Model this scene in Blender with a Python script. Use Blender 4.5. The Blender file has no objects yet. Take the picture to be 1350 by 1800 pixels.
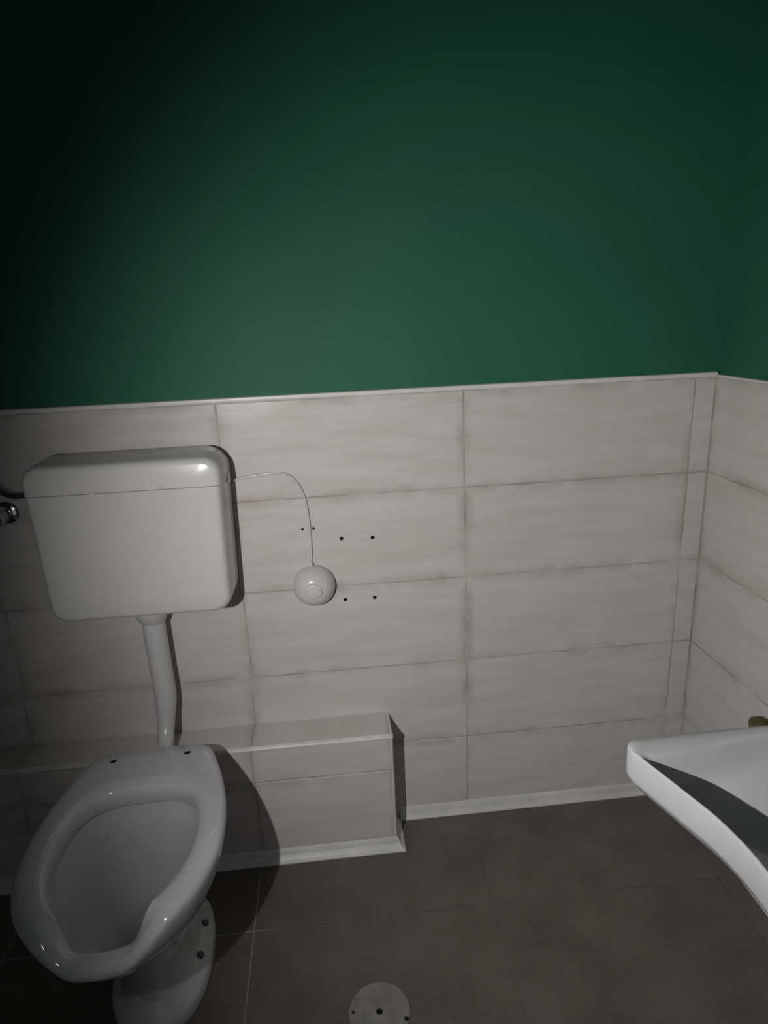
import bpy, bmesh, math, random
from mathutils import Vector, Matrix

random.seed(4)
scene = bpy.context.scene
col = scene.collection
PI = math.pi

# ------------------------------------------------------------------ camera
CAM = Vector((0.257, -1.6136, 1.4351))
YAW, PITCH, ROLL, FPX = 0.0803, 0.2865, -0.0454, 1148.9
fw = Vector((math.sin(YAW)*math.cos(PITCH), math.cos(YAW)*math.cos(PITCH), -math.sin(PITCH)))
rt = Vector((math.cos(YAW), -math.sin(YAW), 0))
up = rt.cross(fw)
rt2 = rt*math.cos(ROLL) + up*math.sin(ROLL)
up2 = -rt*math.sin(ROLL) + up*math.cos(ROLL)
cd = bpy.data.cameras.new('camera')
cam = bpy.data.objects.new('camera', cd)
col.objects.link(cam)
cam.matrix_world = Matrix(((rt2.x, up2.x, -fw.x, CAM.x), (rt2.y, up2.y, -fw.y, CAM.y),
                           (rt2.z, up2.z, -fw.z, CAM.z), (0, 0, 0, 1)))
cd.sensor_fit = 'VERTICAL'
cd.sensor_height = 24.0
cd.lens = 24.0*FPX/1800.0
cd.clip_start = 0.02
scene.camera = cam

# ------------------------------------------------------------------ world, flashlight, exposure
world = bpy.data.worlds.new('dark_room')
scene.world = world
world.use_nodes = True
world.node_tree.nodes['Background'].inputs[0].default_value = (0.85, 0.9, 1.0, 1)
world.node_tree.nodes['Background'].inputs[1].default_value = 0.20     # faint fill light added to lift the shadows, no source seen

LIGHT = Vector((-0.11, -1.36, 1.285))
AZ, EL = math.radians(37), math.radians(-15)
ld = bpy.data.lights.new('flashlight', 'SPOT')
ld.energy = 56
ld.spot_size = math.radians(114)
ld.spot_blend = 1.0
ld.shadow_soft_size = 0.007
ld.color = (1.0, 0.975, 0.955)
lo = bpy.data.objects.new('flashlight', ld)
col.objects.link(lo)
lo.location = LIGHT
ldir = Vector((math.sin(AZ)*math.cos(EL), math.cos(AZ)*math.cos(EL), math.sin(EL)))
lo.rotation_euler = ldir.to_track_quat('-Z', 'Y').to_euler()

scene.view_settings.view_transform = 'Standard'
scene.view_settings.look = 'None'
scene.view_settings.gamma = 1.0
scene.view_settings.use_curve_mapping = False
scene.view_settings.exposure = 0.0


# ------------------------------------------------------------------ materials
def mat(name, color, rough=0.5, metal=0.0, spec=0.5, coat=0.0):
    m = bpy.data.materials.new(name)
    m.use_nodes = True
    b = m.node_tree.nodes['Principled BSDF']
    b.inputs['Base Color'].default_value = (*color, 1)
    b.inputs['Roughness'].default_value = rough
    b.inputs['Metallic'].default_value = metal
    b.inputs['Specular IOR Level'].default_value = spec
    b.inputs['Coat Weight'].default_value = coat
    return m


def nd(m, t, **kw):
    n = m.node_tree.nodes.new(t)
    for k, v in kw.items():
        setattr(n, k, v)
    return n


def lk(m, a, b):
    m.node_tree.links.new(a, b)


def math_node(m, op, a, b=None, clamp=False):
    n = nd(m, 'ShaderNodeMath', operation=op, use_clamp=clamp)
    for i, v in enumerate((a, b)):
        if v is None:
            continue
        if isinstance(v, (int, float)):
            n.inputs[i].default_value = v
        else:
            lk(m, v, n.inputs[i])
    return n.outputs[0]


def noise(m, vec, scale, detail=4, rough=0.55):
    n = nd(m, 'ShaderNodeTexNoise')
    n.inputs['Scale'].default_value = scale
    n.inputs['Detail'].default_value = detail
    n.inputs['Roughness'].default_value = rough
    if vec is not None:
        lk(m, vec, n.inputs['Vector'])
    return n.outputs['Fac']


def ramp(m, fac, stops):
    r = nd(m, 'ShaderNodeValToRGB')
    el = r.color_ramp.elements
    el[0].position, el[0].color = stops[0][0], (*stops[0][1], 1)
    el[1].position, el[1].color = stops[1][0], (*stops[1][1], 1)
    for p, c in stops[2:]:
        e = el.new(p)
        e.color = (*c, 1)
    lk(m, fac, r.inputs[0])
    return r.outputs[0]


def mixc(m, fac, a, b, blend='MIX'):
    n = nd(m, 'ShaderNodeMix', data_type='RGBA', blend_type=blend)
    if isinstance(fac, (int, float)):
        n.inputs[0].default_value = fac
    else:
        lk(m, fac, n.inputs[0])
    for i, v in ((6, a), (7, b)):
        if isinstance(v, tuple):
            n.inputs[i].default_value = (*v, 1)
        else:
            lk(m, v, n.inputs[i])
    return n.outputs[2]


def bump(m, h, strength, dist):
    b = nd(m, 'ShaderNodeBump')
    b.inputs['Strength'].default_value = strength
    b.inputs['Distance'].default_value = dist
    lk(m, h, b.inputs['Height'])
    lk(m, b.outputs[0], m.node_tree.nodes['Principled BSDF'].inputs['Normal'])


def wall_tile_material():
    m = mat('glazed_wall_tile', (.55, .52, .49), .22, spec=.3)
    bs = m.node_tree.nodes['Principled BSDF']
    tc = nd(m, 'ShaderNodeTexCoord')
    oi = nd(m, 'ShaderNodeObjectInfo')
    geo = nd(m, 'ShaderNodeNewGeometry')
    # brushed, horizontally drawn-out streaks, different on each tile
    off = nd(m, 'ShaderNodeVectorMath', operation='SCALE')
    off.inputs[0].default_value = (37.0, 19.0, 53.0)
    lk(m, oi.outputs['Random'], off.inputs['Scale'])
    add = nd(m, 'ShaderNodeVectorMath', operation='ADD')
    lk(m, tc.outputs['Object'], add.inputs[0])
    lk(m, off.outputs[0], add.inputs[1])
    mp = nd(m, 'ShaderNodeMapping')
    mp.inputs['Scale'].default_value = (1.0, 0.3, 6.5)
    lk(m, add.outputs[0], mp.inputs['Vector'])
    n1 = noise(m, mp.outputs[0], 5.0, 6, .62)
    n2 = noise(m, add.outputs[0], 7.0, 3, .5)
    f = math_node(m, 'ADD', math_node(m, 'MULTIPLY', n1, .78), math_node(m, 'MULTIPLY', n2, .22))
    c = ramp(m, f, [(.30, (.515, .487, .465)), (.50, (.562, .537, .518)), (.70, (.605, .583, .570))])
    # dirt rubbed out from the joints, broken up by noise
    sep = nd(m, 'ShaderNodeSeparateXYZ')
    lk(m, tc.outputs['Generated'], sep.inputs[0])
    ex = math_node(m, 'MINIMUM', sep.outputs[0], math_node(m, 'SUBTRACT', 1.0, sep.outputs[0]))
    ez = math_node(m, 'MINIMUM', sep.outputs[2], math_node(m, 'SUBTRACT', 1.0, sep.outputs[2]))
    ey = math_node(m, 'MINIMUM', sep.outputs[1], math_node(m, 'SUBTRACT', 1.0, sep.outputs[1]))
    sn = nd(m, 'ShaderNodeSeparateXYZ')
    lk(m, tc.outputs['Normal'], sn.inputs[0])
    # the axis a face looks along is the tile's thickness and does not count
    ex, ey, ez = [math_node(m, 'ADD', math_node(m, 'MULTIPLY', v, k), math_node(m, 'ABSOLUTE', sn.outputs[i]))
                  for i, (v, k) in enumerate(((ex, .60), (ey, .60), (ez, .25)))]
    e = math_node(m, 'MINIMUM', math_node(m, 'MINIMUM', ex, ey), ez)
    near = math_node(m, 'SUBTRACT', 1.0, math_node(m, 'DIVIDE', e, .024), clamp=True)
    nn = noise(m, geo.outputs['Position'], 9.0, 3, .6)
    nn = math_node(m, 'MULTIPLY', math_node(m, 'SUBTRACT', nn, .40), 4.0, clamp=True)
    dirt = math_node(m, 'MULTIPLY', math_node(m, 'MULTIPLY', near, nn), .55)
    c = mixc(m, dirt, c, (.27, .235, .205))
    lk(m, c, bs.inputs['Base Color'])
    lk(m, math_node(m, 'ADD', math_node(m, 'MULTIPLY', n1, .22), .16), bs.inputs['Roughness'])
    bump(m, n1, .10, .002)
    return m


def green_paint_material():
    m = mat('green_wall_paint', (.03, .15, .09), .60, spec=.22)
    bs = m.node_tree.nodes['Principled BSDF']
    geo = nd(m, 'ShaderNodeNewGeometry')
    n1 = noise(m, geo.outputs['Position'], 3.0, 3)
    n2 = noise(m, geo.outputs['Position'], 160.0, 2)
    c = ramp(m, n1, [(.3, (.0195, .118, .073)), (.7, (.024, .131, .081))])
    lk(m, c, bs.inputs['Base Color'])
    bump(m, n2, .15, .002)
    return m


def floor_tile_material():
    m = mat('brown_floor_tile', (.07, .065, .06), .45, spec=.35)
    bs = m.node_tree.nodes['Principled BSDF']
    tc = nd(m, 'ShaderNodeTexCoord')
    geo = nd(m, 'ShaderNodeNewGeometry')
    n1 = noise(m, geo.outputs['Position'], 6.0, 5, .6)
    n2 = noise(m, geo.outputs['Position'], 90.0, 3, .6)
    f = math_node(m, 'ADD', math_node(m, 'MULTIPLY', n1, .7), math_node(m, 'MULTIPLY', n2, .3))
    c = ramp(m, f, [(.35, (.098, .086, .075)), (.68, (.150, .137, .123))])
    lk(m, c, bs.inputs['Base Color'])
    lk(m, math_node(m, 'ADD', math_node(m, 'MULTIPLY', n1, .2), .38), bs.inputs['Roughness'])
    bump(m, n2, .12, .002)
    return m


def noisy(name, c1, c2, scale, rough, spec=.4, bstr=0.0, metal=0.0):
    m = mat(name, c1, rough, metal, spec)
    bs = m.node_tree.nodes['Principled BSDF']
    geo = nd(m, 'ShaderNodeNewGeometry')
    n = noise(m, geo.outputs['Position'], scale, 4)
    lk(m, ramp(m, n, [(.35, c1), (.65, c2)]), bs.inputs['Base Color'])
    if bstr:
        bump(m, n, bstr, .002)
    return m


def floor_grout_material():
    # dark grout; a pale, unstained stretch beside the toilet
    m = mat('floor_grout', (.1, .09, .08), .85, spec=.2)
    bs = m.node_tree.nodes['Principled BSDF']
    geo = nd(m, 'ShaderNodeNewGeometry')
    sep = nd(m, 'ShaderNodeSeparateXYZ')
    lk(m, geo.outputs['Position'], sep.inputs[0])
    f = math_node(m, 'MULTIPLY', math_node(m, 'SUBTRACT', .06, sep.outputs[0]), 18.0, clamp=True)
    n = noise(m, geo.outputs['Position'], 14.0, 4)
    f = math_node(m, 'MULTIPLY', f, math_node(m, 'ADD', n, .35), clamp=True)
    dk = ramp(m, noise(m, geo.outputs['Position'], 9.0, 3), [(.35, (.085, .076, .067)), (.65, (.15, .137, .122))])
    lk(m, mixc(m, f, dk, (.33, .32, .31)), bs.inputs['Base Color'])
    return m


M = {
    'tile': wall_tile_material(),
    'green': green_paint_material(),
    'floor': floor_tile_material(),
    'grout': noisy('wall_grout', (.31, .275, .245), (.50, .47, .44), 7.0, .8, .2),
    'floor_grout': floor_grout_material(),
    'ceiling': noisy('ceiling_paint', (.62, .62, .6), (.68, .68, .66), 3.0, .8, .2),
    'ceramic': noisy('white_ceramic', (.455, .458, .470), (.485, .488, .500), 6.0, .06, .5, .05),
    'plastic': noisy('white_plastic', (.55, .545, .535), (.585, .58, .57), 4.0, .22, .4),
    'pipe': noisy('white_pipe_plastic', (.50, .50, .50), (.54, .54, .54), 5.0, .25, .4),
    'trim': noisy('white_trim', (.62, .60, .575), (.72, .70, .68), 14.0, .35, .4),
    'cove': noisy('white_cove_trim', (.58, .585, .575), (.70, .70, .69), 10.0, .4, .4),
    'dark': noisy('hole_shade', (.012, .011, .010), (.03, .028, .025), 60.0, .9, .1),  # near black, the shade inside holes painted as colour
    'plug': noisy('wall_plug_grey', (.08, .075, .07), (.14, .13, .12), 80.0, .7, .2),
    'chrome': noisy('chrome', (.55, .55, .55), (.65, .65, .65), 20.0, .12, .5, 0, 1.0),
    'hose': noisy('dark_hose', (.02, .02, .02), (.05, .05, .05), 200.0, .4, .4),
    'drain': noisy('dull_steel_cover', (.19, .185, .165), (.27, .265, .24), 25.0, .55, .4, .2),
    'brass': noisy('olive_brass', (.075, .07, .02), (.12, .11, .04), 30.0, .55, .4),
    'bolt': noisy('dark_steel', (.03, .03, .03), (.07, .07, .065), 70.0, .45, .4),
    'water': mat('water', (.10, .115, .115), .02, 0, .5),
}


# ------------------------------------------------------------------ helpers
def tag(o, label=None, cat=None, group=None, kind=None):
    if label:
        o['label'] = label
    if cat:
        o['category'] = cat
    if group:
        o['group'] = group
    if kind:
        o['kind'] = kind
    return o


def link_mesh(name, me, m, parent=None, loc=None):
    o = bpy.data.objects.new(name, me)
    col.objects.link(o)
    if m is not None and len(me.materials) == 0:
        me.materials.append(M[m] if isinstance(m, str) else m)
    if parent:
        o.parent = parent
    if loc is not None:
        o.location = loc
    return o


def obj(name, bm, m, parent=None, smooth=False, loc=None, angle=None):
    bmesh.ops.recalc_face_normals(bm, faces=bm.faces[:])
    me = bpy.data.meshes.new(name)
    bm.to_mesh(me)
    bm.free()
    if smooth:
        for p in me.polygons:
            p.use_smooth = True
        if angle:
            me.set_sharp_from_angle(angle=math.radians(angle))
    return link_mesh(name, me, m, parent, loc)


def empty(name, loc, label, cat, group=None, kind=None):
    o = bpy.data.objects.new(name, None)
    col.objects.link(o)
    o.location = loc
    o.empty_display_size = .05
    return tag(o, label, cat, group, kind)


def box(bm, x0, x1, y0, y1, z0, z1):
    r = bmesh.ops.create_cube(bm, size=1.0)
    for v in r['verts']:
        v.co = Vector(((x0+x1)/2 + v.co.x*(x1-x0), (y0+y1)/2 + v.co.y*(y1-y0), (z0+z1)/2 + v.co.z*(z1-z0)))
    return r['verts']


def bevel_all(bm, w, seg=1):
    bmesh.ops.bevel(bm, geom=bm.edges[:], offset=w, segments=seg, profile=.5, affect='EDGES')


_slabs = {}


def slab_piece(name, m, x0, x1, y0, y1, z0, z1, parent, bev=.0012, jit=True, axis=1):
    """a bevelled tile; alike sizes share one mesh"""
    sx, sy, sz = x1-x0, y1-y0, z1-z0
    key = (name, m, round(sx, 4), round(sy, 4), round(sz, 4))
    if key not in _slabs:
        bm = bmesh.new()
        box(bm, -sx/2, sx/2, -sy/2, sy/2, -sz/2, sz/2)
        bevel_all(bm, bev)
        bmesh.ops.recalc_face_normals(bm, faces=bm.faces[:])
        me = bpy.data.meshes.new(name)
        bm.to_mesh(me)
        bm.free()
        me.materials.append(M[m])
        _slabs[key] = me
    o = link_mesh(name, _slabs[key], m, parent, ((x0+x1)/2, (y0+y1)/2, (z0+z1)/2))
    if jit:
        d = random.uniform(-.0004, .0004)
        o.location[axis] += d
        r = random.uniform(-.0009, .0009)
        if axis == 1:
            o.rotation_euler = (random.uniform(-.0012, .0012), 0, r)
        elif axis == 0:
            o.rotation_euler = (0, random.uniform(-.0012, .0012), r)
        else:
            o.rotation_euler = (r*.5, r*.5, 0)
    return o


def extrude_profile(bm, prof, p0, p1, out, upv=Vector((0, 0, 1)), cut0=0.0, cut1=0.0):
    """prof: list of (distance outwards, height); swept from p0 to p1; cut = mitre shift per unit outwards"""
    p0, p1, out = Vector(p0), Vector(p1), Vector(out)
    d = (p1-p0).normalized()
    a = [bm.verts.new(p0 + out*o + upv*h - d*(o*cut0)) for o, h in prof]
    b = [bm.verts.new(p1 + out*o + upv*h + d*(o*cut1)) for o, h in prof]
    n = len(prof)
    for i in range(n):
        j = (i+1) % n
        bm.faces.new((a[i], a[j], b[j], b[i]))
    bm.faces.new(a)
    bm.faces.new(b[::-1])


def catmull(pts, n):
    """open Catmull-Rom through pts, n samples per span"""
    P = [Vector(p) for p in pts]
    P = [P[0]*2-P[1]] + P + [P[-1]*2-P[-2]]
    out = []
    for i in range(1, len(P)-2):
        for k in range(n):
            t = k/n
            a, b, c, d = P[i-1], P[i], P[i+1], P[i+2]
            out.append(.5*((2*b) + (c-a)*t + (2*a-5*b+4*c-d)*t*t + (3*b-a-3*c+d)*t**3))
    out.append(P[-2])
    return out


def tube(bm, pts, rad, seg=12, n=6, radii=None):
    path = catmull(pts, n)
    N = len(path)
    prev = None
    rings = []
    for i, p in enumerate(path):
        t = (path[min(i+1, N-1)] - path[max(i-1, 0)]).normalized()
        if prev is None:
            a = Vector((0, 0, 1)) if abs(t.z) < .9 else Vector((1, 0, 0))
            u = t.cross(a).normalized()
        else:
            u = (prev - t*prev.dot(t)).normalized()
        prev = u
        w = t.cross(u)
        if radii:
            f = i/n
            k = min(int(f), len(radii)-2)
            r = radii[k] + (radii[k+1]-radii[k])*(f-k)
        else:
            r = rad
        rings.append([bm.verts.new(p + (u*math.cos(2*PI*s/seg) + w*math.sin(2*PI*s/seg))*r) for s in range(seg)])
    for a, b in zip(rings, rings[1:]):
        for s in range(seg):
            bm.faces.new((a[s], a[(s+1) % seg], b[(s+1) % seg], b[s]))
    bm.faces.new(rings[0][::-1])
    bm.faces.new(rings[-1])


def lathe(bm, prof, origin, axis, seg=40):
    """prof: (radius, along axis)"""
    axis = Vector(axis).normalized()
    a = Vector((0, 0, 1)) if abs(axis.z) < .9 else Vector((1, 0, 0))
    u = axis.cross(a).normalized()
    w = axis.cross(u)
    origin = Vector(origin)
    rings = []
    for r, h in prof:
        if r < 1e-6:
            rings.append([bm.verts.new(origin + axis*h)])
        else:
            rings.append([bm.verts.new(origin + axis*h + (u*math.cos(2*PI*s/seg)+w*math.sin(2*PI*s/seg))*r) for s in range(seg)])
    for a, b in zip(rings, rings[1:]):
        for s in range(seg):
            t = (s+1) % seg
            if len(a) == 1 and len(b) == 1:
                continue
            if len(a) == 1:
                bm.faces.new((a[0], b[t], b[s]))
            elif len(b) == 1:
                bm.faces.new((a[s], a[t], b[0]))
            else:
                bm.faces.new((a[s], a[t], b[t], b[s]))
    if len(rings[0]) > 1:
        bm.faces.new(rings[0][::-1])
    if len(rings[-1]) > 1:
        bm.faces.new(rings[-1])


def loft(bm, rings, cap0=True, cap1=True):
    R = [[bm.verts.new(p) for p in r] for r in rings]
    n = len(R[0])
    for a, b in zip(R, R[1:]):
        for s in range(n):
            t = (s+1) % n
            bm.faces.new((a[s], a[t], b[t], b[s]))
    for ring, cap, in ((R[0], cap0), (R[-1], cap1)):
        if cap:
            c = Vector((0, 0, 0))
            for v in ring:
                c += v.co
            cv = bm.verts.new(c/len(ring))
            for s in range(n):
                bm.faces.new((ring[s], ring[(s+1) % n], cv))


def cut_holes(o, cutters):
    """cylinders (centre, axis, radius, length) cut out of o's mesh (made single-user)"""
    o.data = o.data.copy()
    bm = bmesh.new()
    for c, ax, r, L in cutters:
        lathe(bm, [(r, -L/2), (r, L/2)], c, ax, 20)
    bmesh.ops.recalc_face_normals(bm, faces=bm.faces[:])
    me = bpy.data.meshes.new('cutter')
    bm.to_mesh(me)
    bm.free()
    co = bpy.data.objects.new('cutter', me)
    col.objects.link(co)
    md = o.modifiers.new('holes', 'BOOLEAN')
    md.operation = 'DIFFERENCE'
    md.solver = 'EXACT'
    md.object = co
    bpy.context.view_layer.update()
    dg = bpy.context.evaluated_depsgraph_get()
    new = bpy.data.meshes.new_from_object(o.evaluated_get(dg))
    o.modifiers.clear()
    o.data = new
    bpy.data.objects.remove(co)
    bpy.data.meshes.remove(me)


def smooth01(a, b, x):
    t = min(1, max(0, (x-a)/(b-a)))
    return t*t*(3-2*t)


# ------------------------------------------------------------------ the room
XR, XL, YF, ZC = 1.2542, -0.98, -2.25, 2.72      # right wall, left wall, wall behind the camera, ceiling
ZT, TH = 1.2586, 0.2488                          # top of the wall tiles, height of a row
TT = .008                                        # tile thickness
GAP = .0034

bm = bmesh.new(); box(bm, XL-.12, XR+.12, TT, TT+.12, -.1, ZC)
wall_back = tag(obj('wall_back', bm, 'green'), 'green painted back wall with a belt of beige tiles behind the toilet', 'wall', kind='structure')
bm = bmesh.new(); box(bm, XR+TT, XR+TT+.12, YF, TT, -.1, ZC)
wall_right = tag(obj('wall_right', bm, 'green'), 'green painted side wall with beige tiles behind the washbasin', 'wall', kind='structure')
bm = bmesh.new(); box(bm, XL-.12, XL, YF, TT, -.1, ZC)
wall_left = tag(obj('wall_left', bm, 'green'), 'green painted side wall beyond the toilet, outside the picture', 'wall', kind='structure')
bm = bmesh.new()
DX0, DX1, DZ = -.25, .75, 2.10                   # unseen doorway added behind the viewer to let in the fill light
box(bm, XL-.12, DX0, YF-.12, YF, -.1, ZC); box(bm, DX1, XR+.12, YF-.12, YF, -.1, ZC); box(bm, DX0, DX1, YF-.12, YF, DZ, ZC)
wall_front = tag(obj('wall_front', bm, 'green'), 'green painted wall behind the viewer, outside the picture, with a doorway added to let in fill light', 'wall', kind='structure')
bm = bmesh.new(); box(bm, XL-.12, XR+.12, YF-.12, TT+.12, ZC, ZC+.1)
tag(obj('ceiling', bm, 'ceiling'), 'plain pale ceiling above the green walls', 'ceiling', kind='structure')
bm = bmesh.new(); box(bm, XL, XR+TT, YF, TT, -.10, -.0006)
floor = tag(obj('floor', bm, 'floor_grout'), 'dark brown tiled floor', 'floor', kind='structure')

# grout beds
bm = bmesh.new(); box(bm, XL, XR+TT, .0007, TT, -.0016, ZT)
grout_back = obj('grout_bed', bm, 'grout', wall_back)
bm = bmesh.new(); box(bm, XR+.0007, XR+TT, YF, .0007, -.0016, ZT)
obj('grout_bed', bm, 'grout', wall_right)
bm = bmesh.new(); box(bm, XL, XL+.006, YF, .0007, -.0016, ZT)
obj('tile_belt', bm, 'tile', wall_left)
bm = bmesh.new(); box(bm, XL+.006, DX0, YF, YF+.006, -.0016, ZT); box(bm, DX1, XR, YF, YF+.006, -.0016, ZT)
obj('tile_belt', bm, 'tile', wall_front)

# wall tiles on the back wall: 60 x 25 cm, each a piece of its own
row_off = [-.009, .000, .006, .001, .000]
tiles_back = {}
for r in range(5):
    z1 = ZT - r*TH - GAP/2
    z0 = ZT - (r+1)*TH + GAP/2
    if r == 4:
        z0 = 0.0
    o0 = row_off[r]
    xs = [XL, -.6+o0, 0+o0, .6 + o0*.15, 1.2, XR]
    for c in range(5):
        tiles_back[(r, c)] = slab_piece('tile', 'tile', xs[c]+GAP/2, xs[c+1]-GAP/2, 0, TT-.001, z0, z1, wall_back)
# wall tiles on the right wall
for r in range(5):
    z1 = ZT - r*TH - GAP/2
    z0 = ZT - (r+1)*TH + GAP/2
    if r == 4:
        z0 = 0.0
    ys = [0.0, -.58, -1.18, -1.78, YF+.006]
    for c in range(4):
        slab_piece('tile', 'tile', XR, XR+TT-.001, ys[c+1]+GAP/2, ys[c]-GAP/2-.0008, z0, z1, wall_right, axis=0)

# screw holes left in the tiles, some still with their plugs
holes = [(.175, .927, .0034), (.203, .927, .0038), (.273, .894, .0055), (.354, .891, .0055), (.273, .722, .0053), (.352, .722, .0053)]
byt = {}
for x, z, r in holes:
    row = int((ZT-z)/TH)
    cidx = 2 if x > 0 else 1
    byt.setdefault((row, cidx), []).append((x, z, r))
bpy.context.view_layer.update()
for k, hs in byt.items():
    t = tiles_back[k]
    t.rotation_euler = (0, 0, 0)
    bpy.context.view_layer.update()
    inv = t.matrix_world.inverted()
    cut_holes(t, [((x, .003, z), (0, 1, 0), r, .03) for x, z, r in hs])
cut_holes(grout_back, [((x, .003, z), (0, 1, 0), r, .03) for x, z, r in holes])
for x, z, r in holes:
    bm = bmesh.new()
    lathe(bm, [(r*.98, 0), (r*.98, .0035), (r*.6, .0037), (r*.55, .001), (0, .001)], (x, .0085, z), (0, -1, 0), 16)
    obj('wall_plug', bm, 'dark', wall_back, True, angle=40)  # plug coloured near black to stand for the shade in the hole

# floor tiles
fx = [XL, -.608, -.008, .592, 1.192, XR]
fy = [0.0, -.327, -.927, -1.527, -2.127, YF]
for i in range(5):
    for j in range(5):
        slab_piece('floor_tile', 'floor', fx[i]+.0013, fx[i+1]-.0013, fy[j+1]+.0013, fy[j]-.0013, -.0076, 0, floor, bev=.0005, jit=False)

# ------------------------------------------------------------------ tiled boxing for the pipes along the back wall
BX, BY, BZ = .374, -.108, .366
box_root = empty('wall_boxing', (0, 0, 0), 'low tiled box ledge along the bottom of the back wall behind the toilet', 'ledge', kind='structure')
bm = bmesh.new(); box(bm, XL, BX-.0012, BY+.0012, -.0012, .0005, BZ-.0012)
obj('grout_core', bm, 'grout', box_root)
fxs = [XL, -.600, -.003, BX-.006]
for a, b in zip(fxs, fxs[1:]):
    slab_piece('tile', 'tile', a+GAP/2, b-GAP/2, BY, BY+.0075, .258+GAP/2, BZ-.006, box_root)
    slab_piece('tile', 'tile', a+GAP/2, b-GAP/2, BY, BY+.0075, .004, .258-GAP/2, box_root)
    slab_piece('tile', 'tile', a+GAP/2, b-GAP/2, BY+.006, -.0016, BZ-.0075, BZ, box_root, axis=2)
for z0, z1 in ((.004, .258-GAP/2), (.258+GAP/2, BZ-.006)):
    slab_piece('tile', 'tile', BX-.0075, BX, BY+.006, -.0016, z0, z1, box_root, axis=0)


def quarter(bm, p0, p1, o1, o2, r):
    """rounded corner bead between two faces with outward directions o1, o2, corner line p0-p1"""
    p0, p1, o1, o2 = Vector(p0), Vector(p1), Vector(o1), Vector(o2)
    c = -(o1+o2)*r
    prof = [Vector((0, 0, 0)) + c]
    for k in range(7):
        a = k/6*PI/2
        prof.append(c + (o1*math.cos(a)+o2*math.sin(a))*r)
    A = [bm.verts.new(p0+q) for q in prof]
    B = [bm.verts.new(p1+q) for q in prof]
    n = len(prof)
    for i in range(n):
        bm.faces.new((A[i], A[(i+1) % n], B[(i+1) % n], B[i]))
    bm.faces.new(A)
    bm.faces.new(B[::-1])


bm = bmesh.new(); quarter(bm, (XL, BY-.001, BZ+.001), (BX+.001, BY-.001, BZ+.001), (0, -1, 0), (0, 0, 1), .0085)
obj('edge_trim', bm, 'trim', box_root, True, angle=50)
bm = bmesh.new(); quarter(bm, (BX+.001, BY-.001, .003), (BX+.001, BY-.001, BZ+.001), (0, -1, 0), (1, 0, 0), .0085)
obj('edge_trim', bm, 'trim', box_root, True, angle=50)
bm = bmesh.new(); quarter(bm, (BX+.001, BY-.001, BZ+.001), (BX+.001, -.001, BZ+.001), (1, 0, 0), (0, 0, 1), .0075)
obj('edge_trim', bm, 'trim', box_root, True, angle=50)

# ------------------------------------------------------------------ skirting (cove strips) and the tile cap
cove_wall = [(0, 0), (.012, 0), (.012, .003), (.0075, .010), (.0045, .022), (.003, .036), (0, .041)]
cove_box = [(0, 0), (.021, 0), (.021, .003), (.013, .008), (.008, .0165), (.0065, .018), (.004, .030), (0, .036)]
bm = bmesh.new(); extrude_profile(bm, cove_wall, (BX+.021, 0, 0), (XR, 0, 0), (0, -1, 0), cut1=-1)
tag(obj('baseboard_back', bm, 'cove', None, True, angle=30), 'white cove skirting strip under the back wall tiles', 'baseboard', kind='structure')
bm = bmesh.new(); extrude_profile(bm, cove_wall, (XR, 0, 0), (XR, YF+.006, 0), (-1, 0, 0), cut0=-1)
tag(obj('baseboard_right', bm, 'cove', None, True, angle=30), 'white cove skirting strip along the side wall under the washbasin', 'baseboard', kind='structure')
bm = bmesh.new(); extrude_profile(bm, cove_box, (XL+.006, BY, 0), (BX, BY, 0), (0, -1, 0), cut1=1)
extrude_profile(bm, cove_box, (BX, BY, 0), (BX, -.002, 0), (1, 0, 0), cut0=1)
tag(obj('baseboard_boxing', bm, 'cove', None, True, angle=30), 'white cove skirting strip mitred around the foot of the tiled box', 'baseboard', kind='structure')

cap = [(-.004, 0), (.003, 0), (.0048, .002), (.0052, .006), (.0045, .010), (.002, .012), (-.007, .0122), (-.007, 0)]
bm = bmesh.new(); extrude_profile(bm, cap, (XL, .0008, ZT), (XR+.001, .0008, ZT), (0, -1, 0))
tag(obj('trim_1', bm, 'trim', None, True, angle=40), 'white edging strip on top of the back wall tiles', 'trim', kind='structure')
bm = bmesh.new(); extrude_profile(bm, [(a, b*.55-.002) for a, b in cap], (XR+.0008, -.0045, ZT+.001), (XR+.0008, YF+.006, ZT-.004), (-1, 0, 0))
tag(obj('trim_2', bm, 'trim', None, True, angle=40), 'white edging strip on top of the side wall tiles', 'trim', kind='structure')

# ------------------------------------------------------------------ cistern
CX = -.209


def rrect(cx, cz, hx, hz, r, y, taper, n=10):
    pts = []
    for sx, sz, a0 in ((1, 1, 0), (-1, 1, PI/2), (-1, -1, PI), (1, -1, 3*PI/2)):
        for k in range(n+1):
            a = a0 + k/n*PI/2
            x = sx*(hx-r) + r*math.cos(a)
            z = sz*(hz-r) + r*math.sin(a)
            x *= 1 - taper*(.5 - .5*z/hz)
            pts.append(Vector((cx+x, y, cz+z)))
    return pts


def cistern_body():
    bm = bmesh.new()
    cz, hx, hz = .969, .223, .194
    rings = []
    for y, ins, r in ((-.002, .004, .054), (-.03, .002, .053), (-.040, .0, .052), (-.100, .0025, .046), (-.124, .0045, .042), (-.137, .0065, .038),
                      (-.1445, .0100, .036), (-.1485, .0145, .033), (-.1503, .020, .030), (-.1518, .06, .02)):
        rings.append(rrect(CX, cz, hx-ins, hz-ins, r, y, .045))
    loft(bm, rings)
    bmesh.ops.recalc_face_normals(bm, faces=bm.faces[:])
    return bm


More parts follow.
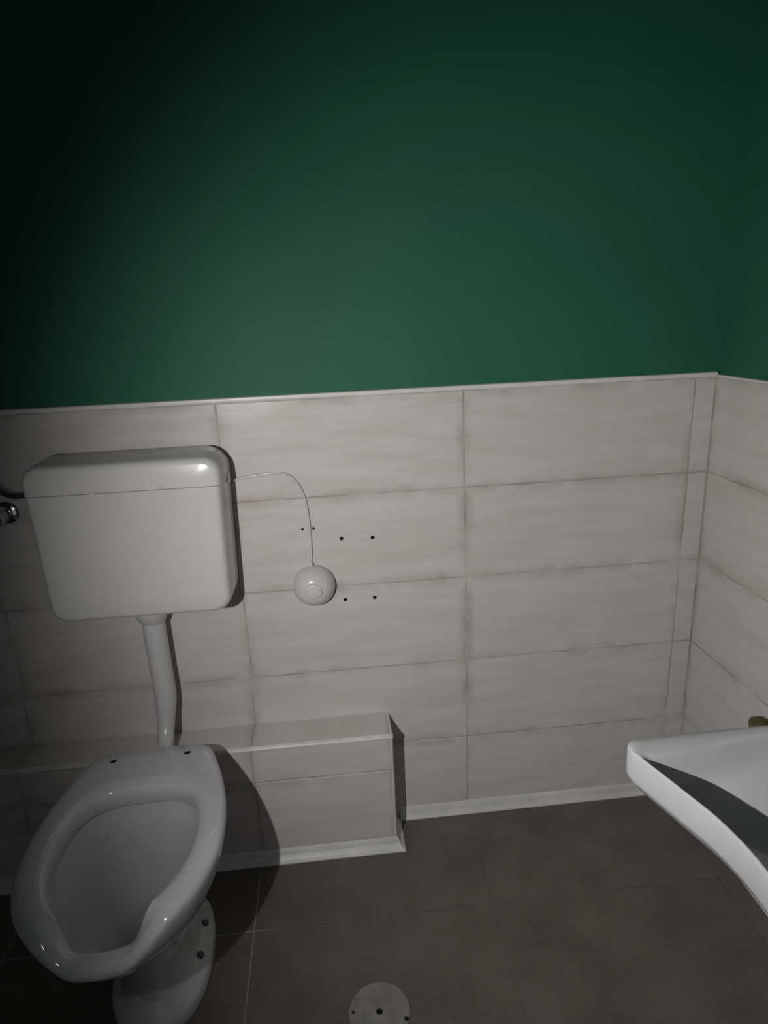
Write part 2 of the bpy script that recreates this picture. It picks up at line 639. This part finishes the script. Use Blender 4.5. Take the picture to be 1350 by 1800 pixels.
cistern = empty('toilet_cistern', (CX, 0, .775), 'white plastic toilet cistern hung on the tiled wall above the toilet', 'cistern')
SEAM = 1.091
par = Matrix.Translation((-CX, 0, -.775))
for nm, z, no, grow in (('tank', SEAM-.0008, (0, 0, 1), 0), ('lid', SEAM+.0008, (0, 0, -1), .0012)):
    bm = cistern_body()
    g = bmesh.ops.bisect_plane(bm, geom=bm.verts[:]+bm.edges[:]+bm.faces[:], plane_co=(0, 0, z), plane_no=no, clear_outer=True)
    ed = [e for e in g['geom_cut'] if isinstance(e, bmesh.types.BMEdge)]
    bmesh.ops.edgeloop_fill(bm, edges=ed)
    if grow:
        bmesh.ops.scale(bm, vec=(1.006, 1.01, 1), verts=bm.verts[:], space=Matrix.Translation((-CX, 0, 0)))
    bmesh.ops.transform(bm, matrix=par, verts=bm.verts[:])
    obj(nm, bm, 'plastic', cistern, True, angle=35)
# little catch where lid meets tank on the right
bm = bmesh.new(); box(bm, .006+.209, .0155+.209, -.075, -.045, SEAM-.012-.775, SEAM+.010-.775); bevel_all(bm, .002, 2)
obj('lid_clip', bm, 'plastic', cistern, True, angle=40)

# flush pipe with its coupling nut: down the wall, then bent forward into the toilet
pipe = empty('flush_pipe', (CX, -.06, .37), 'white flush pipe running down from the cistern to the toilet', 'pipe')
PX, PY = -.213, -.062
bm = bmesh.new()
lathe(bm, [(.030, 0), (.0425, .0), (.0435, .004), (.0425, .016), (.038, .026), (.034, .036), (.0305, .042), (.029, .042)], (0, PY+.06, .7748-.37), (0, 0, -1), 36)
obj('coupling_nut', bm, 'pipe', pipe, True, angle=40, loc=(PX-CX, 0, 0))
bm = bmesh.new()
tube(bm, [(PX, PY, .7745), (PX, PY, .70), (PX+.001, PY, .60), (PX+.002, PY-.001, .535), (PX+.001, PY-.004, .505), (PX-.001, PY-.012, .47),
          (PX-.002, PY-.028, .435), (PX-.002, PY-.055, .408), (PX, PY-.10, .395), (PX+.003, PY-.143, .392)], .028, 28, 6,
     radii=[.0285, .0285, .028, .028, .0275, .0235, .021, .020, .020, .020])
bmesh.ops.translate(bm, vec=(-CX, .06, -.37), verts=bm.verts[:])
obj('pipe', bm, 'pipe', pipe, True, angle=60)

# ------------------------------------------------------------------ toilet
TX, TY = -.203, -.50


def closed_half(pts, n=8):
    """right half from back centre to front centre, smooth, mirrored to a closed outline"""
    h = catmull([(x, y, 0) for x, y in pts], n)
    h[0].x = 0
    h[-1].x = 0
    return h + [Vector((-p.x, p.y, 0)) for p in h[-2:0:-1]]


def polar(outline, c, ang):
    d = Vector((math.cos(ang), math.sin(ang), 0))
    best = None
    n = len(outline)
    for i in range(n):
        a, b = outline[i]-c, outline[(i+1) % n]-c
        e = b-a
        den = d.x*e.y - d.y*e.x
        if abs(den) < 1e-12:
            continue
        t = (a.x*e.y - a.y*e.x)/den
        u = (a.x*d.y - a.y*d.x)/den
        if -1e-9 <= u <= 1+1e-9 and t > 0:
            best = t if best is None else max(best, t)
    return best


OUT = closed_half([(0, -.205), (.05, -.2055), (.09, -.208), (.118, -.214), (.137, -.230), (.151, -.262), (.173, -.335), (.188, -.41), (.194, -.49), (.188, -.565),
                   (.165, -.635), (.137, -.680), (.100, -.712), (.052, -.734), (0, -.741)])
INN = closed_half([(0, -.352), (.05, -.354), (.088, -.366), (.116, -.393), (.132, -.44), (.137, -.50), (.130, -.56), (.113, -.610), (.091, -.645), (.064, -.677), (.034, -.693), (0, -.697)])
NA = 176
C_OUT, C_IN = Vector((0, -.50, 0)), Vector((0, -.535, 0))
angs = [2*PI*k/NA + PI/NA for k in range(NA)]
ro = [polar(OUT, C_OUT, a) for a in angs]
ri = [polar(INN, C_IN, a) for a in angs]
DIP = .054


def ring_out(s, z, dipk=0.0, inset=0.0):
    pts = []
    for a, r in zip(angs, ro):
        q = C_OUT + Vector((math.cos(a), math.sin(a), 0))*(r*s - inset)
        w = (1 - smooth01(.035, .140, abs(q.x))) if q.y < -.55 else 0
        pts.append(Vector((q.x, q.y, z - DIP*dipk*w)))
    return pts


def ring_in(s, z, dipk=0.0, grow=0.0, shift=0.0, mixo=0.0):
    pts = []
    for a, r, r2 in zip(angs, ri, ro):
        q = C_IN + Vector((math.cos(a), math.sin(a), 0))*(r*s + grow)
        if mixo:
            q = q.lerp(C_OUT + Vector((math.cos(a), math.sin(a), 0))*r2, mixo)
        w = (1 - smooth01(.048-.012*mixo, .088+.05*mixo, abs(q.x))) if q.y < -.55 else 0
        pts.append(Vector((q.x, q.y + shift, z - DIP*dipk*w)))
    return pts


def ring_ell(hw, y0, y1, z, p=2.4):
    cy, hl = (y0+y1)/2, (y0-y1)/2
    pts = []
    for a in angs:
        c, s = math.cos(a), math.sin(a)
        r = (abs(c/hw)**p + abs(s/hl)**p)**(-1/p)
        pts.append(Vector((c*r, cy + s*r, z)))
    return pts


ZR = .47
rings = [
    ring_ell(.108, -.205, -.560, .000), ring_ell(.110, -.203, -.562, .006), ring_ell(.109, -.204, -.561, .026), ring_ell(.104, -.207, -.555, .034),
    ring_ell(.094, -.214, -.545, .040), ring_ell(.080, -.222, -.535, .052), ring_ell(.074, -.225, -.525, .085), ring_ell(.074, -.225, -.522, .14),
    ring_ell(.083, -.222, -.555, .20), ring_ell(.105, -.217, -.598, .25), ring_ell(.130, -.212, -.642, .30), ring_ell(.154, -.209, -.682, .345, 2.3),
    ring_out(.90, .385, .30), ring_out(.965, .415, .55), ring_out(.99, .436, .85), ring_out(1.0, .449, 1), ring_out(1.0, .458, 1), ring_out(1.0, .4645, 1, .0035),
    ring_out(1.0, .4685, 1, .009), ring_in(1, ZR, 1, 0, 0, .72), ring_in(1, ZR, 1, 0, 0, .5), ring_in(1, ZR-.0005, 1, 0, 0, .28), ring_in(1, ZR-.003, 1, .0075), ring_in(1, ZR-.010, 1, .002),
    ring_in(1, ZR-.022, 1, 0), ring_in(1, ZR-.040, 1, .001), ring_in(1, ZR-.047, 1, .003), ring_in(1, ZR-.048, 1, .013), ring_in(1, ZR-.056, 1, .016), ring_in(1, ZR-.075, .75, .008),
    ring_in(.94, .35, .3, 0, .012), ring_in(.78, .300, 0, 0, .035), ring_in(.62, .250, 0, 0, .050), ring_in(.50, .210, 0, 0, .057), ring_in(.42, .187, 0, 0, .059), ring_in(.37, .15, 0, 0, .06), ring_in(.34, .06, 0, 0, .06),
]
toilet = empty('toilet', (TX, 0, 0), 'white ceramic toilet without seat, with a lowered gap in the front rim', 'toilet')
toilet.rotation_euler = (0, 0, 0)
bm = bmesh.new()
loft(bm, rings)
ROT = Matrix.Translation((0, -.45, 0)) @ Matrix.Rotation(math.radians(2.4), 4, 'Z') @ Matrix.Translation((0, .45, 0))
bmesh.ops.transform(bm, matrix=ROT, verts=bm.verts[:])
bowl = obj('bowl', bm, 'ceramic', toilet, True, angle=60)
hinge = [ROT @ Vector((s*.085, -.247, ZR)) for s in (-1, 1)]
bpy.context.view_layer.update()
# cutters are given in world space
cut_holes(bowl, [(h + Vector((TX, 0, 0)), (0, 0, 1), .0088, .05) for h in hinge])
for p in bowl.data.polygons:
    p.use_smooth = True
bowl.data.set_sharp_from_angle(angle=math.radians(50))
for h in hinge:
    bm = bmesh.new()
    lathe(bm, [(0, 0), (.0086, 0), (.0086, .008), (0, .008)], h - Vector((0, 0, .0115)), (0, 0, 1), 18)
    obj('hinge_hole_shade', bm, 'dark', toilet)  # near-black disc painted as the shade inside the hinge hole
for x, y in ((.086, -.333), (.086, -.418), (-.086, -.333), (-.086, -.418)):
    bm = bmesh.new()
    lathe(bm, [(0, -.01), (.0085, -.01), (.0085, .003), (.0075, .0042), (.005, .005), (0, .0052)], (0, 0, 0), (0, 0, 1), 20)
    b = obj('floor_bolt', bm, 'bolt', toilet, True, angle=35, loc=ROT @ Vector((x, y, .0455)))
    b.rotation_euler = (0, math.copysign(.62, x), 0)
bm = bmesh.new()
lathe(bm, [(0, 0), (.036, 0), (.036, .002), (0, .002)], ROT @ Vector((0, -.475, .0605)), (0, 0, 1), 32)
obj('water', bm, 'water', toilet)

# ------------------------------------------------------------------ pneumatic flush button on the wall
fb = empty('flush_button', (.194, 0, .774), 'round white dome push button on the tiles with a thin bent tube from the cistern', 'button')
bm = bmesh.new()
lathe(bm, [(.052, 0), (.0545, .003), (.055, .010), (.0538, .019), (.0495, .030), (.043, .040), (.035, .0475), (.0280, .0515), (.0235, .0528), (.0228, .0515), (.0218, .0515), (0, .0515)],
      (0, -.001, 0), (0, -1, 0), 56)
obj('dome', bm, 'plastic', fb, True, angle=35)
bm = bmesh.new()
lathe(bm, [(.0210, 0), (.0210, .0028), (.0200, .0046), (.016, .0058), (.009, .0068), (0, .0072)], (0, -.0515, 0), (0, -1, 0), 40)
obj('push_cap', bm, 'plastic', fb, True, angle=50)
bm = bmesh.new()
lathe(bm, [(.0055, 0), (.0055, .012), (.0042, .013), (.0042, .018)], (-.004, -.008, .050), (0, 0, 1), 16)
obj('tube_nipple', bm, 'plastic', fb, True, angle=40)
bm = bmesh.new()
tw = [(.0152, -.014, 1.0705), (.022, -.011, 1.071), (.040, -.006, 1.0735), (.085, -.004, 1.0775), (.122, -.004, 1.080), (.147, -.004, 1.074), (.168, -.004, 1.055), (.182, -.004, 1.026), (.190, -.004, .99),
      (.1935, -.004, .930), (.193, -.004, .88), (.1915, -.005, .83), (.190, -.008, .826)]
tube(bm, [(x-.194, y, z-.774) for x, y, z in tw[:-1]], .0032, 10, 5)
obj('air_tube', bm, 'plastic', fb, True)

# ------------------------------------------------------------------ washbasin on the side wall
BCY = -1.06
half = [(.7275, 0), (.7275, .05), (.720, .105), (.7055, .154), (.690, .204), (.680, .236), (.676, .252), (.678, .265), (.687, .274), (.705, .2775), (.76, .2785), (.90, .279), (1.10, .279), (1.235, .279), (1.2535, .2785)]
hs = catmull([(x, v, 0) for x, v in half], 6)
hs[-1] = Vector((1.2535, .279, 0))
outl = hs + [Vector((1.2535, 0, 0))]
outl = outl + [Vector((p.x, -p.y, 0)) for p in outl[-2:0:-1]]
inner_half = [(.7335, 0), (.7335, .05), (.726, .103), (.7115, .152), (.696, .200), (.688, .222), (.688, .230), (.698, .236), (.725, .239), (.80, .2465), (.90, .258), (1.02, .262), (1.09, .235), (1.12, .16), (1.125, .08), (1.125, 0)]
ih = catmull([(x, v, 0) for x, v in inner_half], 6)
inl = ih + [Vector((p.x, -p.y, 0)) for p in ih[-2:0:-1]]
BC = Vector((.96, 0, 0))
NB = 200
# denser angles towards the front corners
bang = sorted([2*PI*k/NB + .003 for k in range(NB)] + [a0 + k*.006 + .0007 for a0 in (math.atan2(.265, -.28)-.06, -math.atan2(.265, -.28)-.06) for k in range(20)])
bo = [polar(outl, BC, a) for a in bang]
bi = [polar(inl, BC, a) for a in bang]
ZB = .80


def bring(k, z, inset=0.0, src=None, cx=0.0):
    pts = []
    for a, r in zip(bang, src):
        q = BC + Vector((math.cos(a), math.sin(a), 0))*(r*k - inset)
        x = min(q.x + cx, 1.2535)
        pts.append(Vector((x, q.y, z)))
    return pts


def bmix(t, z):
    return [BC + Vector((math.cos(a), math.sin(a), 0))*(o*(1-t) + i*t) + Vector((0, 0, z)) for a, o, i in zip(bang, bo, bi)]


def btilt(q, z):
    """ring of the bowl; the bottom rises gently towards the wall"""
    w = smooth01(0, .12, 1-q)
    return [Vector((p.x, p.y, p.z + w*.20*max(0, p.x-.76)*min(1, q*1.3))) for p in bring(q, z, 0, bi)]


brings = [bring(.36, .60, 0, bo, .10), bring(.50, .615, 0, bo, .08), bring(.68, .67, 0, bo, .05), bring(.86, .718, 0, bo, .015), bring(.955, .737, 0, bo), bring(1, .745, .008, bo), bring(1, .7495, .0025, bo), bring(1, .756, 0, bo),
          bring(1, .7935, 0, bo), bring(1, .7975, .0008, bo), bring(1, .7995, .0022, bo), bmix(.5, .8000), bmix(.75, .7995), bring(1, .7975, 0, bi)] + [btilt(q, z) for q, z in ((.994, .792), (.985, .779), (.973, .763), (.957, .749), (.935, .738), (.90, .7285), (.85, .722), (.76, .715), (.62, .707), (.44, .700), (.26, .695), (.10, .690), (.085, .684), (.08, .664))]
basin = empty('washbasin', (1.2535, BCY, .60), 'white ceramic washbasin with an inward curved front edge on the side wall', 'washbasin')
bm = bmesh.new()
loft(bm, brings)
bmesh.ops.translate(bm, vec=(-1.2535, 0, -.60), verts=bm.verts[:])
obj('basin', bm, 'ceramic', basin, True, angle=60)
bm = bmesh.new()
lathe(bm, [(0, 0), (.019, 0), (.019, .003), (.016, .0045), (0, .0045)], (BC.x-1.2535, 0, .672-.60), (0, 0, 1), 28)
obj('waste_plug', bm, 'chrome', basin, True, angle=40)

# ------------------------------------------------------------------ round drain cover in the floor
DR = .0665
dc = Vector((.283, -.563, 0))
bm = bmesh.new()
lathe(bm, [(0, .0), (DR, 0), (DR, .0022), (DR-.0015, .0036), (DR-.006, .0040), (.02, .0042), (0, .0042)], (0, 0, 0), (0, 0, 1), 56)
drain = obj('drain_cover', bm, 'drain', None, True, angle=40, loc=dc)
tag(drain, 'round dull metal drain cover with a centre hole lying in the floor', 'drain')
bpy.context.view_layer.update()
cut_holes(drain, [(dc, (0, 0, 1), .0075, .03), (dc+Vector((-.0565, .006, 0)), (0, 0, 1), .0042, .03), (dc+Vector((.056, -.022, 0)), (0, 0, 1), .0055, .03),
                  (dc+Vector((.018, .066, 0)), (0, 0, 1), .0035, .03)])
for p in drain.data.polygons:
    p.use_smooth = True
drain.data.set_sharp_from_angle(angle=math.radians(35))
for x, y, r in ((0, 0, .0074), (-.0565, .006, .0041), (.056, -.022, .0054)):
    bm = bmesh.new()
    lathe(bm, [(0, 0), (r, 0), (r, .0006), (0, .0006)], (x, y, .0002), (0, 0, 1), 16)
    obj('hole_bottom_shade', bm, 'dark', drain)  # disc under each hole, its shade painted near black

# ------------------------------------------------------------------ water valve and hose to the left of the cistern
vx, vz = -.536, 1.022
valve = empty('angle_valve', (vx, 0, vz), 'small chrome water valve on the tiles left of the cistern', 'valve')
bm = bmesh.new(); lathe(bm, [(.028, 0), (.028, .002), (.022, .007), (.010, .009)], (0, -.0005, 0), (0, -1, 0), 32)
obj('wall_rosette', bm, 'chrome', valve, True, angle=40)
bm = bmesh.new(); lathe(bm, [(.010, .006), (.010, .026), (.014, .028), (.014, .048), (.008, .050), (.008, .056)], (0, 0, 0), (0, -1, 0), 24)
lathe(bm, [(.007, .010), (.007, .026), (.0095, .027), (.0095, .040)], (0, -.038, 0), (-1, 0, 0), 18)
obj('valve_body', bm, 'chrome', valve, True, angle=40)
bm = bmesh.new(); lathe(bm, [(.017, .054), (.0195, .056), (.0205, .062), (.0200, .074), (.017, .079), (0, .080)], (0, 0, 0), (0, -1, 0), 10)
obj('knob', bm, 'chrome', valve, True, angle=25)

bm = bmesh.new()
tube(bm, [(vx-.040, -.038, vz), (vx-.062, -.042, vz+.012), (vx-.070, -.05, vz+.050), (vx-.052, -.055, vz+.098), (vx-.018, -.058, vz+.108), (vx+.006, -.06, vz+.090), (vx+.024, -.06, vz+.066), (vx+.048, -.06, vz+.054),
          (vx+.082, -.06, vz+.053), (vx+.122, -.06, vz+.053)], .0062, 14, 6)
tag(obj('supply_hose', bm, 'hose', None, True), 'dark water hose looping from the chrome valve into the cistern side', 'hose')

# ------------------------------------------------------------------ pipe stub on the side wall
stub = empty('pipe_stub', (XR, -.352, .470), 'olive brass pipe end on the side wall just above the washbasin rim', 'pipe')
bm = bmesh.new(); lathe(bm, [(.014, 0), (.014, .030)], (0, 0, 0), (-1, 0, 0), 24)
obj('pipe', bm, 'brass', stub, True, angle=40)
bm = bmesh.new(); lathe(bm, [(.016, .018), (.021, .019), (.022, .022), (.022, .036), (.020, .039), (0, .039)], (0, 0, 0), (-1, 0, 0), 24)
obj('end_cap', bm, 'brass', stub, True, angle=35)
